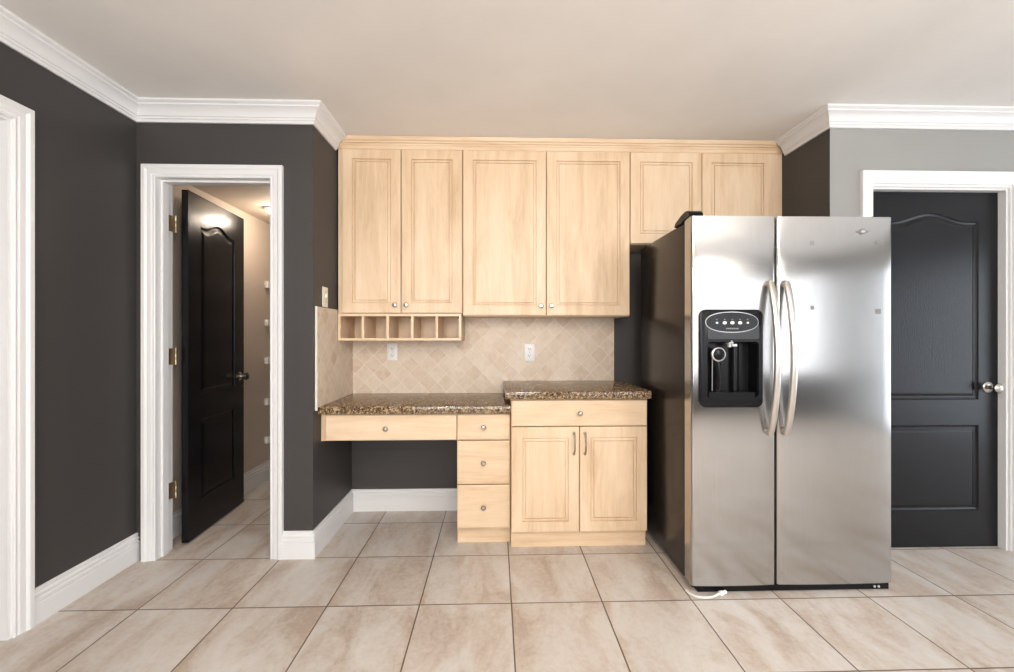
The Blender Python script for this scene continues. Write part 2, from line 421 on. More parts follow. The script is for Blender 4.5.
# right wall: grey facing the room, charcoal on the return beside the cabinets
RX0, RX1, RZ = 2.066, 2.866, 2.026
mb = MB(); mb.box(XR, RX0 - 0.018, YR, YR + 0.12, 0, H); mb.box(RX1 + 0.018, EAST, YR, YR + 0.12, 0, H); mb.box(RX0 - 0.018, RX1 + 0.018, YR, YR + 0.12, RZ + 0.018, H)
mb.box(XR, XR + 0.12, YR + 0.12, YB + 0.1, 0, H)
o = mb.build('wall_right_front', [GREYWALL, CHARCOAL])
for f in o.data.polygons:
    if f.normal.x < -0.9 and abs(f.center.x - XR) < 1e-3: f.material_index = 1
struct(o, 'grey wall around the right hand black door with charcoal return', 'wall')
# pantry interior
struct(MB().box(XL - 0.11, XL, YP + 0.11, 4.0, 0, 2.3).build('wall_pantry_left', BEIGE), 'beige left wall inside the pantry', 'wall')
struct(MB().box(XL - 0.11, XN, 4.0, 4.1, 0, 2.3).build('wall_pantry_back', BEIGE), 'beige back wall inside the pantry', 'wall')
struct(MB().box(XL, XN - 0.11, YP + 0.11, 4.0, 2.15, 2.2).build('ceiling_pantry', BEIGE), 'low beige ceiling inside the pantry', 'ceiling')
# hall beyond the near left opening
mb = MB(); mb.box(-3.4, -3.3, 0.3, 2.3, 0, H); mb.box(-3.3, XL - 0.11, 0.3, 0.4, 0, H); mb.box(-3.3, XL - 0.11, 2.15, 2.25, 0, H)
struct(mb.build('wall_hall', LIGHTWALL), 'pale hall walls beyond the left opening', 'wall')
# walls behind the camera, with a wide window and a patio door
WX0, WX1, WZ0, WZ1 = 1.2, 5.0, 0.60, 2.10
VX0, VX1 = -1.5, 0.7  # opening for the added fill window
mb = MB(); mb.box(XL - 0.11, VX0, REAR - 0.12, REAR, 0, H); mb.box(VX1, WX0, REAR - 0.12, REAR, 0, H); mb.box(VX0, VX1, REAR - 0.12, REAR, 0, WZ0); mb.box(VX0, VX1, REAR - 0.12, REAR, WZ1, H); mb.box(WX1, EAST, REAR - 0.12, REAR, 0, H)
mb.box(WX0, WX1, REAR - 0.12, REAR, 0, WZ0); mb.box(WX0, WX1, REAR - 0.12, REAR, WZ1, H)
struct(mb.build('wall_rear', CHARCOAL), 'charcoal wall behind the camera with a wide window and an added fill window', 'wall')
GY0, GY1, GZ1 = -1.15, 1.55, 2.1
mb = MB(); mb.box(EAST, EAST + 0.12, REAR - 0.12, GY0, 0, H); mb.box(EAST, EAST + 0.12, GY1, YR + 0.12, 0, H); mb.box(EAST, EAST + 0.12, GY0, GY1, GZ1, H)
struct(mb.build('wall_east', GREYWALL), 'grey wall with a glazed patio door at the far right', 'wall')
def window(name, label, axis, a0, a1, z0, z1, c, cols, rows):
    root = thing(name, label, 'window', (0, 0, 0), kind='structure')
    fr = MB()
    def bx(mb, a, b, za, zb, d0, d1):
        if axis == 'X': mb.box(a, b, c + d0, c + d1, za, zb)
        else: mb.box(c + d0, c + d1, a, b, za, zb)
    w = 0.05
    bx(fr, a0, a0 + w, z0, z1, -0.03, 0.03); bx(fr, a1 - w, a1, z0, z1, -0.03, 0.03)
    bx(fr, a0 + w, a1 - w, z0, z0 + w, -0.03, 0.03); bx(fr, a0 + w, a1 - w, z1 - w, z1, -0.03, 0.03)
    for k in range(1, cols):
        a = a0 + (a1 - a0) * k / cols; bx(fr, a - 0.02, a + 0.02, z0 + w, z1 - w, -0.025, 0.025)
    fr.build('window_frame', TRIM, root)
    g = MB(); bx(g, a0 + w, a1 - w, z0 + w, z1 - w, -0.003, 0.003); g.build('window_pane', GLASS, root)
    return root
window('window_1', 'wide white framed window behind the camera', 'X', WX0, WX1, WZ0, WZ1, REAR - 0.06, 3, 1)
window('added_fill_window', 'smaller white framed window added directly behind the camera for fill light', 'X', VX0, VX1, WZ0, WZ1, REAR - 0.06, 2, 1)  # invented window, lets frontal fill reach the backsplash
window('window_2', 'white framed glazed patio door in the far right wall', 'Y', GY0, GY1, 0.0, GZ1, EAST + 0.06, 2, 1)

# crown moulding, baseboards
TN = [0]
def trim(mb, label, smooth=True):
    TN[0] += 1
    return struct(mb.build('trim_%d' % TN[0], TRIM, smooth=smooth, ang=25), label, 'trim')
cr = sweep([(XL, REAR), (XL, YP), (XN, YP), (XN, 2.583)], CROWN)
for mb, l in zip(cr, ('white crown moulding along the left charcoal wall', 'white crown moulding above the pantry doorway', 'short white crown moulding running to the left end of the upper cabinets')): trim(mb, l)
cr = sweep([(XR, 2.583), (XR, YR), (EAST, YR)], CROWN)
for mb, l in zip(cr, ('short white crown moulding beside the right end of the upper cabinets', 'white crown moulding above the right hand black door')): trim(mb, l)
def baseb(mb, side, label):
    return struct(mb.build('baseboard_' + side, TRIM, smooth=True, ang=25), label, 'baseboard')
bs = sweep([(XL, DL1 + 0.068), (XL, YP - 0.0)], BASEB)
baseb(bs[0], 'left', 'white baseboard along the left charcoal wall')
bs = sweep([(PX1 + 0.066, YP), (XN, YP), (XN, YB), (-0.215, YB)], BASEB)
for mb, s, l in zip(bs, ('pier', 'nook_left', 'nook_back'), ('short white baseboard right of the pantry doorway', 'white baseboard on the left side of the desk nook', 'white baseboard on the wall under the desk')): baseb(mb, s, l)
baseb(sweep([(XL, DL0 - 0.07), (XL, REAR)], BASEB, -1)[0], 'left_near', 'white baseboard on the left wall behind the camera')
baseb(sweep([(XL, YP + 0.13), (XL, 4.0)], BASEB)[0], 'pantry', 'white baseboard along the beige pantry wall')
baseb(sweep([(RX1 + 0.07, YR), (EAST, YR)], BASEB)[0], 'right', 'white baseboard right of the black door')
baseb(sweep([(XR, YR), (RX0 - 0.068, YR)], BASEB)[0], 'fridge', 'white baseboard behind the refrigerator')

# door casings and jambs
trim(casing(DL0, DL1, DLZ, lambda s, z, d: (XL + d, s, z)), 'white casing around the near left opening')
trim(casing(PX0, PX1, PZ, lambda s, z, d: (s, YP - d, z)), 'white casing around the pantry doorway')
trim(casing(RX0 + 0.008, RX1 + 0.008, RZ + 0.014, lambda s, z, d: (s, YR - d, z)), 'white casing around the right hand black door')
mb = MB()
mb.box(XL - 0.11, XL, DL1, DL1 - 0.012, 0, DLZ); mb.box(XL - 0.11, XL, DL0, DL0 + 0.012, 0, DLZ); mb.box(XL - 0.11, XL, DL0 + 0.012, DL1 - 0.012, DLZ - 0.012, DLZ)
mb.box(XL - 0.075, XL - 0.04, DL1 - 0.024, DL1 - 0.012, 0, DLZ - 0.012)
trim(mb, 'white jamb lining of the near left opening', False)
def jamb(x0, x1, zt, y0, y1, st0, st1):
    mb = MB()
    mb.box(x0 - 0.018, x0, y0, y1, 0, zt + 0.018); mb.box(x1, x1 + 0.018, y0, y1, 0, zt + 0.018); mb.box(x0, x1, y0, y1, zt, zt + 0.018)
    mb.box(x0, x0 + 0.011, st0, st1, 0, zt); mb.box(x1 - 0.011, x1, st0, st1, 0, zt); mb.box(x0 + 0.011, x1 - 0.011, st0, st1, zt - 0.011, zt)
    return mb
trim(jamb(PX0, PX1, PZ, YP, YP + 0.11, YP + 0.030, YP + 0.068), 'white jamb lining of the pantry doorway', False)
trim(jamb(RX0, RX1, RZ, YR, YR + 0.12, YR + 0.012, YR + 0.050), 'white jamb lining of the right hand doorway', False)

# ================================================================== panelled black doors
def door_leaf(w, h, t, m, zs, mat, root):
    """moulded two-panel door: local x 0..w, front at y=0 facing -y, z 0..h; m stile width; zs = (lower bottom, lower top, upper bottom, shoulder, peak)"""
    lb, lt, ub, sh, pk = zs
    n = 24
    mb = MB(); bm = mb.bm
    def arch(u):     # u 0..1 across the panel
        e = 0.10
        if u <= e or u >= 1 - e: return 0.0
        return 0.5 - 0.5 * math.cos(2 * math.pi * (u - e) / (1 - 2 * e))
    def ring(x0, x1, z0, z1, rise, d, y):
        pts = [(x0 + d, y, z0 + d), (x1 - d, y, z0 + d)]
        for k in range(n + 1):
            u = 1 - k / n
            pts.append((x0 + d + (x1 - x0 - 2 * d) * u, y, z1 - d + rise * arch(u)))
        return pts
    prof = [(0.0, 0.0), (0.004, 0.006), (0.013, 0.009), (0.020, 0.009), (0.034, 0.003), (0.040, 0.0025)]
    for (z0, z1, rise) in ((lb, lt, 0.0), (ub, sh, pk - sh)):
        mb.loops([ring(m, w - m, z0, z1, rise, d, y) for d, y in prof], cap0=False, cap1=True)
    # flat stiles and rails
    mb.quad([(0, 0, 0), (m, 0, 0), (m, 0, h), (0, 0, h)])
    mb.quad([(w - m, 0, 0), (w, 0, 0), (w, 0, h), (w - m, 0, h)])
    mb.quad([(m, 0, 0), (w - m, 0, 0), (w - m, 0, lb), (m, 0, lb)])
    mb.quad([(m, 0, lt), (w - m, 0, lt), (w - m, 0, ub), (m, 0, ub)])
    for k in range(n):
        ua, ub_ = k / n, (k + 1) / n
        xa, xb = m + (w - 2 * m) * ua, m + (w - 2 * m) * ub_
        mb.quad([(xa, 0, sh + (pk - sh) * arch(ua)), (xb, 0, sh + (pk - sh) * arch(ub_)), (xb, 0, h), (xa, 0, h)])
    mb.quad([(0, 0, 0), (0, t, 0), (0, t, h), (0, 0, h)]); mb.quad([(w, 0, 0), (w, t, 0), (w, t, h), (w, 0, h)])
    mb.quad([(0, 0, h), (w, 0, h), (w, t, h), (0, t, h)]); mb.quad([(0, 0, 0), (w, 0, 0), (w, t, 0), (0, t, 0)])
    mb.quad([(0, t, 0), (w, t, 0), (w, t, h), (0, t, h)])
    bmesh.ops.remove_doubles(bm, verts=bm.verts[:], dist=1e-5)
    return mb.build('door_panel', mat, root, local=True)
KNOB = [(0, 0.031), (0.004, 0.031), (0.008, 0.026), (0.010, 0.012), (0.028, 0.010), (0.034, 0.016), (0.040, 0.024), (0.048, 0.0275), (0.056, 0.0265), (0.062, 0.020), (0.065, 0.010), (0.066, 0.0)]
ZS = (0.205, 0.690, 0.835, 1.845, 1.892)

d1 = thing('door_1', 'open black panelled door swung into the pantry', 'door', (-1.766, 2.432, 0.012), R(94.2), kind='structure')
door_leaf(0.602, 2.028, 0.035, 0.115, ZS, BLACKDOOR, d1)
for s in (-1, 1):
    org = (0.602 - 0.062, 0.0 if s < 0 else 0.035, 0.905)
    MB().lathe(org, (0, s, 0), KNOB).build('door_knob', NICKEL, d1, smooth=True, local=True)
MB().box(0.6015, 0.6035, 0.006, 0.029, 0.87, 0.94).build('latch_plate', NICKEL, d1, local=True)
for i, z in enumerate((0.335, 1.085, 1.83)):
    hb = MB()
    hb.box(PX0 + 0.0005, PX0 + 0.003, YP + 0.070, YP + 0.110, z - 0.045, z + 0.045, 0.0008, 1)
    hb.lathe((PX0 + 0.012, YP + 0.118, z - 0.047), (0, 0, 1), [(0, 0.006), (0.03, 0.006), (0.031, 0.0055), (0.032, 0.006), (0.062, 0.006), (0.063, 0.0055), (0.064, 0.006), (0.094, 0.006), (0.098, 0.003)], 12)
    # carried by the door: express in the door's own frame
    inv = (Matrix.Translation(d1.location) @ Matrix.Rotation(d1.rotation_euler.z, 4, 'Z')).inverted()
    bmesh.ops.transform(hb.bm, matrix=inv, verts=hb.bm.verts[:])
    hb.build('hinge', BRASS, d1, smooth=True, local=True)

DW = RX1 - RX0 - 0.006
d2 = thing('door_2', 'closed black panelled door behind the refrigerator', 'door', (RX0 + 0.003, YR + 0.052, 0.004), kind='structure')
door_leaf(DW, 2.013, 0.035, 0.118, ZS, BLACKDOOR, d2)
MB().lathe((DW - 0.066, 0, 0.905), (0, -1, 0), KNOB).build('door_knob', NICKEL, d2, smooth=True, local=True)

# ================================================================== cabinetry
def panel_front(x0, x1, z0, z1, y, t=0.019, f=0.060):
    """door face at y facing -Y with a routed raised panel"""
    mb = MB()
    prof = [(0.0, t), (0.0, 0.004), (0.0012, 0.0012), (0.004, 0.0), (f, 0.0), (f + 0.001, 0.009), (f + 0.0045, 0.009), (f + 0.0055, 0.004), (f + 0.017, 0.002), (f + 0.018, 0.008), (f + 0.0205, 0.008), (f + 0.0215, 0.001), (f + 0.030, 0.0005)]
    mb.loops([[(x0 + d, y + dy, z0 + d), (x1 - d, y + dy, z0 + d), (x1 - d, y + dy, z1 - d), (x0 + d, y + dy, z1 - d)] for d, dy in prof])
    return mb
def slab_front(x0, x1, z0, z1, y, t=0.019):
    mb = MB()
    prof = [(0.0, t), (0.0, 0.005), (0.0015, 0.002), (0.006, 0.0)]
    mb.loops([[(x0 + d, y + dy, z0 + d), (x1 - d, y + dy, z0 + d), (x1 - d, y + dy, z1 - d), (x0 + d, y + dy, z1 - d)] for d, dy in prof])
    return mb
CK = [(0, 0.007), (0.002, 0.007), (0.004, 0.005), (0.012, 0.005), (0.015, 0.010), (0.019, 0.0145), (0.022, 0.0145), (0.025, 0.011), (0.0265, 0.0105), (0.027, 0.006), (0.028, 0.0)]
def knob(x, z, y, parent): MB().lathe((x, y, z), (0, -1, 0), CK, 18).build('knob', NICKEL, parent, smooth=True)
def cab_door(x0, x1, z0, z1, y, parent, kn=None, pull=None):
    d = panel_front(x0 + 0.002, x1 - 0.002, z0, z1, y).build('door', MAPLE_V, parent, smooth=True, ang=12)
    if kn: knob(kn[0], kn[1], y, d)
    if pull:
        px, pz = pull; n = 16; pts = []; rad = []
        for k in range(n + 1):
            u = k / n; pts.append((px, y - 0.006 - 0.024 * math.sin(math.pi * u) ** 0.6, pz - 0.058 + 0.116 * u)); rad.append(0.0042 + 0.002 * abs(2 * u - 1) ** 2)
        m = MB(); m.tube(pts, rad, 10, up=(1, 0, 0))
        for s in (-1, 1): m.lathe((px, y, pz + s * 0.058), (0, -1, 0), [(0, 0.009), (0.004, 0.009), (0.010, 0.006), (0.011, 0)], 14)
        m.build('pull_handle', NICKEL, d, smooth=True)
    return d
def drawer(x0, x1, z0, z1, y, parent, kx=None, depth=0.35, box=True):
    d = slab_front(x0 + 0.0015, x1 - 0.0015, z0 + 0.0015, z1 - 0.0015, y).build('drawer', MAPLE_H, parent, smooth=True, ang=12)
    kx = (x0 + x1) / 2 if kx is None else kx
    knob(kx, (z0 + z1) / 2, y, d)
    return d
def carcass(x0, x1, y0, y1, z0, z1, parent, t=0.016, shelf=True):
    """open-fronted box behind the doors"""
    mb = MB()
    mb.box(x0, x0 + t, y0, y1, z0, z1); mb.box(x1 - t, x1, y0, y1, z0, z1)
    mb.box(x0 + t, x1 - t, y0, y1, z0, z0 + t); mb.box(x0 + t, x1 - t, y0, y1, z1 - t, z1)
    mb.box(x0 + t, x1 - t, y1 - 0.006, y1, z0 + t, z1 - t)
    if shelf: mb.box(x0 + t, x1 - t, y0 + 0.01, y1 - 0.006, (z0 + z1) / 2 - 0.008, (z0 + z1) / 2 + 0.008)
    return mb.build('carcass', MAPLE_V, parent)
YU = 2.60          # face of the upper doors
UT = 2.362         # top of the upper doors
CB = YU + 0.020    # carcass front

# tall left unit
u = thing('wall_cabinet', 'tall maple wall cabinet above the desk with two doors and cubbies beneath', 'cabinet', (-0.59, CB, 1.342), group='maple wall cabinets')
carcass(-0.968, -0.2085, CB, YB - 0.002, 1.340, UT + 0.004, u)
MB().box(-0.982, -0.955, CB - 0.004, CB + 0.016, 1.340, UT + 0.004).build('filler_strip', MAPLE_V, u)
cab_door(-0.955, -0.590, 1.343, UT, YU, u, (-0.626, 1.392))
cab_door(-0.590, -0.2085, 1.343, UT, YU, u, (-0.556, 1.392))
# middle unit
u = thing('wall_cabinet', 'maple wall cabinet with two wide doors in the middle of the row', 'cabinet', (0.32, CB, 1.325), group='maple wall cabinets')
carcass(-0.2065, 0.8475, CB, YB - 0.012, 1.325, UT + 0.004, u)
cab_door(-0.2065, 0.317, 1.330, UT, YU, u, (0.283, 1.388))
cab_door(0.317, 0.8475, 1.330, UT, YU, u, (0.348, 1.388))
# short unit above the refrigerator
u = thing('wall_cabinet', 'short maple wall cabinet with two doors above the refrigerator', 'cabinet', (1.31, CB, 1.783), group='maple wall cabinets')
carcass(0.8495, 1.800, CB, YB - 0.002, 1.783, UT + 0.004, u)
MB().box(1.772, XR - 0.001, CB - 0.004, CB + 0.016, 1.783, UT + 0.004).build('filler_strip', MAPLE_V, u)
cab_door(0.8495, 1.309, 1.786, UT, YU, u, (1.276, 1.83))
cab_door(1.309, 1.772, 1.786, UT, YU, u, (1.342, 1.83))
# maple crown along the tops
WC = [(0.0, 2.367), (0.012, 2.367), (0.014, 2.372), (0.014, 2.388), (0.018, 2.392), (0.019, 2.400), (0.026, 2.404), (0.027, 2.412), (0.034, 2.417), (0.038, 2.425), (0.040, 2.4385), (0.0, 2.4385)]
mb = MB()
mb.loops([[(x, CB + 0.004 - o_, z) for o_, z in WC] for x in (XN + 0.001, XR - 0.001)])
o = mb.build('cabinet_crown', MAPLE_H, smooth=True, ang=20)
tag(o, 'long maple crown moulding between the upper cabinets and the ceiling', 'moulding')
# cubby row under the left unit
cu = thing('cubby_shelf', 'row of five open maple cubbies hung below the tall left cabinet', 'shelf', (-0.6, YU, 1.17))
x0, x1, z0, z1, t = -0.978, -0.2155, 1.172, 1.3385, 0.015
mb = MB(); mb.box(x0, x1, YU, YB - 0.013, z0, z0 + t); mb.box(x0, x1, YU, YB - 0.013, z1 - t, z1)
mb.box(x0, x0 + t, YU, YB - 0.013, z0 + t, z1 - t); mb.box(x1 - t, x1, YU, YB - 0.013, z0 + t, z1 - t)
mb.build('frame', MAPLE_H, cu)
MB().box(x0 + t, x1 - t, YB - 0.019, YB - 0.013, z0 + t, z1 - t).build('back_panel', MAPLE_V, cu)
for k in range(1, 5):
    xc = x0 + (x1 - x0) * k / 5
    MB().box(xc - 0.0075, xc + 0.0075, YU + 0.001, YB - 0.019, z0 + t, z1 - t).build('divider', MAPLE_V, cu)

# base cabinet
YC = 2.330
b = thing('base_cabinet', 'maple base cabinet with one wide drawer over two panelled doors', 'cabinet', (0.47, 2.35, 0))
carcass(0.086, 0.862, YC + 0.020, YB - 0.002, 0.092, 0.8455, b)
MB().box(0.086, 0.858, YC + 0.030, YC + 0.046, 0.0, 0.092).box(0.086, 0.102, YC + 0.046, YB - 0.01, 0.0, 0.092).box(0.842, 0.858, YC + 0.046, YB - 0.01, 0.0, 0.092).build('toe_kick', MAPLE_H, b)
drawer(0.086, 0.860, 0.690, 0.840, YC, b)
cab_door(0.086, 0.472, 0.094, 0.687, YC, b, pull=(0.441, 0.594))
cab_door(0.472, 0.860, 0.094, 0.687, YC, b, pull=(0.503, 0.594))
# drawer stack beside the knee space
YD = 2.372
b = thing('drawer_cabinet', 'narrow maple stack of three drawers at the right of the desk', 'cabinet', (-0.07, 2.40, 0))
carcass(-0.222, 0.083, YD + 0.020, YB - 0.002, 0.099, 0.760, b, shelf=False)
MB().box(-0.222, 0.083, YD + 0.048, YD + 0.064, 0.0, 0.099).box(-0.222, -0.206, YD + 0.064, YB - 0.01, 0, 0.099).build('toe_kick', MAPLE_H, b)
drawer(-0.222, 0.083, 0.605, 0.756, YD, b)
drawer(-0.222, 0.083, 0.352, 0.603, YD, b)
drawer(-0.222, 0.083, 0.100, 0.350, YD, b)
# desk drawer hung under the slab
b = thing('desk_apron', 'wide shallow maple desk apron with one drawer above the open knee space', 'desk', (-0.6, 2.40, 0.605))
mb = MB(); mb.box(-0.955, -0.940, YD + 0.019, 2.80, 0.615, 0.752); mb.box(-0.240, -0.225, YD + 0.019, 2.80, 0.615, 0.752); mb.box(-0.940, -0.240, 2.785, 2.80, 0.615, 0.752); mb.box(-0.940, -0.240, YD + 0.019, 2.785, 0.615, 0.622)
mb.build('drawer_box', MAPLE_H, b)
MB().box(-0.988, -0.966, YD + 0.006, YD + 0.10, 0.605, 0.759).build('filler_strip', MAPLE_V, b)
fr = slab_front(-0.965, -0.224, 0.6065, 0.7545, YD).build('drawer_front', MAPLE_H, b, smooth=True, ang=12)
knob(-0.622, 0.676, YD, fr)

# granite tops
def slab(x0, x1, y0, y1, z0, z1):
    mb = MB(); r = 0.006
    prof = [(y1, z0), (y0 + r, z0), (y0 + 0.0015, z0 + 0.002), (y0, z0 + r), (y0, z1 - r), (y0 + 0.0015, z1 - 0.002), (y0 + r, z1), (y1, z1)]
    mb.loops([[(x, a, b) for a, b in prof] for x in (x0, x1)]); return mb
o = slab(XN + 0.0005, 0.083, 2.338, YB - 0.0005, 0.7615, 0.806).build('desk_countertop', GRANITE, smooth=True, ang=40)
tag(o, 'lower brown speckled granite desktop over the knee space', 'countertop')
o = slab(0.054, 0.872, 2.302, YB - 0.0005, 0.8465, 0.890).build('countertop', GRANITE, smooth=True, ang=40)
tag(o, 'raised brown speckled granite countertop on the base cabinet next to the refrigerator', 'countertop')
# backsplash
o = MB().box(XN + 0.011, 0.0535, YB - 0.011, YB - 0.0005, 0.8065, 1.1715).box(-0.2145, 0.0535, YB - 0.011, YB - 0.0005, 1.1715, 1.3245).box(0.0535, 0.823, YB - 0.011, YB - 0.0005, 0.8905, 1.3245).build('backsplash', TRAV_XZ)
tag(o, 'beige diagonal travertine backsplash on the wall behind the countertops', 'backsplash')
sp = thing('backsplash', 'narrow beige diagonal travertine backsplash on the left side wall of the desk nook', 'backsplash', (XN, 2.5, 0.81))
MB().box(XN, XN + 0.0105, 2.308, YU - 0.002, 0.8065, 1.362).box(XN, XN + 0.0105, YU - 0.002, YB, 0.8065, 1.1715).build('tile_field', TRAV_YZ, sp)
MB().box(XN, XN + 0.0125, 2.298, 2.308, 0.790, 1.364, 0.002, 1).build('edge_strip', GROUTEDGE, sp)

# outlets and switch
def outlet(xc, zc, label):
    r = thing('power_outlet', label, 'outlet', (xc, YB - 0.011, zc), group='white wall outlets on the backsplash')
    y = YB - 0.0112
    MB().box(xc - 0.036, xc + 0.036, y - 0.006, y, zc - 0.059, zc + 0.059, 0.003, 2).build('cover_plate', WHITEP, r, smooth=True)
    for s in (-1, 1):
        z = zc + s * 0.0225
        k = MB(); k.prism([(xc + 0.017 * max(-1, min(1, 1.25 * math.cos(a))) , z + 0.0145 * math.sin(a)) for a in [2 * math.pi * i / 20 for i in range(20)]], lambda a, b_, d: (a, d, b_), y - 0.0085, y - 0.005)
        rc = k.build('receptacle', WHITEP, r)
        m = MB(); m.box(xc - 0.0085, xc - 0.0058, y - 0.0092, y - 0.0080, z - 0.003, z + 0.008); m.box(xc + 0.0058, xc + 0.0085, y - 0.0092, y - 0.0080, z - 0.002, z + 0.007)
        m.lathe((xc, y - 0.0080, z - 0.0075), (0, -1, 0), [(0, 0.003), (0.0012, 0.003)], 10)
        m.build('slots', DARKSLOT, rc)
    MB().lathe((xc, y - 0.006, zc), (0, -1, 0), [(0, 0.0035), (0.001, 0.003), (0.0013, 0)], 12).build('screw', NICKEL, r, smooth=True)
outlet(-0.709, 1.091, 'white double outlet on the backsplash under the cubbies')
outlet(0.233, 1.087, 'white double outlet on the backsplash above the raised countertop')
r = thing('light_switch', 'ivory toggle light switch above the side backsplash', 'switch', (XN, 2.43, 1.425))
MB().box(XN, XN + 0.006, 2.392, 2.464, 1.367, 1.483, 0.003, 2).build('cover_plate', IVORYP, r, smooth=True)
MB().box(XN + 0.006, XN + 0.016, 2.423, 2.433, 1.418, 1.442, 0.003, 2).build('toggle', IVORYP, r, smooth=True)
for zs in (1.456, 1.396):
    MB().lathe((XN + 0.006, 2.428, zs), (1, 0, 0), [(0, 0.003), (0.001, 0.0025), (0.0012, 0)], 10).build('screw', NICKEL, r, smooth=True)

# ================================================================== refrigerator
FX0, FX1, FM, FY = 0.911, 1.872, 1.314, 1.908
FZ0, FZ1, FYB = 0.036, 1.760, 2.600
fr = thing('refrigerator', 'tall stainless steel side by side refrigerator with a water and ice dispenser', 'refrigerator', (1.376, 2.2, 0))
body = MB().box(FX0 + 0.004, FX1 - 0.004, FY + 0.085, FYB, 0.03, FZ1 - 0.012, 0.004, 2).build('cabinet_body', FRIDGE_SIDE, fr, smooth=True)
MB().box(FX0 + 0.010, FX1 - 0.010, FY + 0.070, FY + 0.085, 0.05, FZ1 - 0.02).build('door_gasket', RUBBER, fr)
def door_plan(x0, x1, r, bulge=0.004):
    """plan outline of a door, rounded at the front corners and very slightly bowed"""
    pts = [(x1, FY + 0.070), (x0, FY + 0.070)]
    k = 6
    for i in range(k + 1):
        a = math.pi - (math.pi / 2) * i / k
        pts.append((x0 + r + r * math.cos(a), FY + r - r * math.sin(a)))
    m = 14
    for i in range(1, m):
        u = i / m
        pts.append((x0 + r + (x1 - x0 - 2 * r) * u, FY - bulge * 4 * u * (1 - u)))
    for i in range(k + 1):
        a = math.pi / 2 - (math.pi / 2) * i / k
        pts.append((x1 - r + r * math.cos(a), FY + r - r * math.sin(a)))
    return pts
def fdoor(x0, x1, name):
    mb = MB(); zs = [FZ0, FZ0 + 0.002] + [FZ0 + (FZ1 - FZ0) * k / 6 for k in range(1, 6)] + [FZ1 - 0.003, FZ1]
    rings = []
    for z in zs: rings.append([(a, b_, z) for a, b_ in door_plan(x0, x1, 0.014)])
    mb.loops(rings); return mb.build(name, STEEL, fr, smooth=True, ang=50)
dl = fdoor(FX0, FM - 0.0035, 'freezer_door')
dr = fdoor(FM + 0.0035, FX1, 'fresh_food_door')
dl['label'] = 'left stainless door with the dispenser'
dr['label'] = 'right stainless door with the badge'
MB().box(FX0 + 0.03, FX1 - 0.012, FY + 0.005, FY + 0.09, 0.003, 0.033, 0.003, 1).build('base_grille', BLACKP, fr)
for x in (FX0 + 0.035, FX1 - 0.035):
    MB().lathe((x - 0.012, FY + 0.055, 0.017), (1, 0, 0), [(0, 0.012), (0.001, 0.0165), (0.023, 0.0165), (0.024, 0.012)], 18).build('roller', RUBBER, fr, smooth=True)
for x in (FX1 - 0.085, FX1 - 0.065):
    MB().lathe((x, FY + 0.0045, 0.018), (0, -1, 0), [(0, 0.006), (0.003, 0.006), (0.004, 0.003)], 6).build('levelling_screw', SILVERP, fr)
# hinge covers
for x0, x1 in ((FX0 - 0.006, FX0 + 0.062), (FX1 - 0.062, FX1 + 0.004)):
    m = MB(); pr = [(FY + 0.010, FZ1 + 0.0005), (FY + 0.014, FZ1 + 0.020), (FY + 0.030, FZ1 + 0.032), (FY + 0.060, FZ1 + 0.036), (FY + 0.10, FZ1 + 0.030), (FY + 0.165, FZ1 + 0.008), (FY + 0.18, FZ1 - 0.0115), (FY + 0.086, FZ1 - 0.0115), (FY + 0.084, FZ1 + 0.0005)]
    if x0 > 1.5: pr = [(a, FZ1 + (b_ - FZ1) * (0.45 if b_ > FZ1 + 0.005 else 1.0)) for a, b_ in pr]
    m.loops([[(x, a, b_) for a, b_ in pr] for x in (x0, x1)])
    bmesh.ops.bevel(m.bm, geom=m.bm.edges[:], offset=0.003, segments=2, affect='EDGES')
    m.build('hinge_cover', BLACKP, fr, smooth=True)
# handles
def handle(x, lean, door):
    pts, rad = [], []; n = 28
    for k in range(n + 1):
        u = k / n; s = math.sin(math.pi * u)
        pts.append((x + lean * s, FY - 0.014 - 0.052 * s ** 0.75, 0.748 + 0.700 * u)); rad.append(0.0115)
    m = MB(); m.tube(pts, rad, 14, flat=1.4, up=(0, 1, 0))
    hd = m.build('handle', STEEL_BAR, door, smooth=True)
    for z in (0.752, 1.444):
        MB().lathe((x, FY - 0.0005, z), (0, -1, 0), [(0, 0.017), (0.010, 0.015), (0.020, 0.012), (0.021, 0.0)], 18).build('handle_mount', STEEL_BAR, hd, smooth=True)
STEEL_BAR = plain('satin_steel_bar', (0.60, 0.56, 0.52), 0.30, 1.0)
handle(1.274, 0.0, dl); handle(1.350, 0.0, dr)
# dispenser: hole in the freezer door, bezel, recess, controls
DX0, DX1, DZ0, DZ1 = 0.944, 1.243, 0.870, 1.322
dcx = (DX0 + DX1) / 2
def rrect(x0, x1, z0, z1, r, n=6, bow=0.0):
    pts = []
    for cx, cz, a0 in ((x1 - r, z1 - r, 0), (x0 + r, z1 - r, 90), (x0 + r, z0 + r, 180), (x1 - r, z0 + r, 270)):
        for k in range(n + 1):
            a = R(a0 + 90 * k / n); pts.append((cx + r * math.cos(a), cz + r * math.sin(a)))
    return [(a, b_ + (bow * (1 - ((a - (x0 + x1) / 2) / ((x1 - x0) / 2)) ** 2)) * (1 if b_ > (z0 + z1) / 2 else -1)) for a, b_ in pts]
cut = MB(); cut.box(DX0 + 0.03, DX1 - 0.02, FY - 0.05, FY + 0.055, DZ0 + 0.03, DZ1 - 0.13)
co = cut.build('cutter', BLACKP)
md = dl.modifiers.new('hole', 'BOOLEAN'); md.object = co; md.operation = 'DIFFERENCE'; md.solver = 'EXACT'
co.parent = None; co.location = (0, 0, 0)
bpy.context.view_layer.update()
dg = bpy.context.evaluated_depsgraph_get()
nm = bpy.data.meshes.new_from_object(dl.evaluated_get(dg))
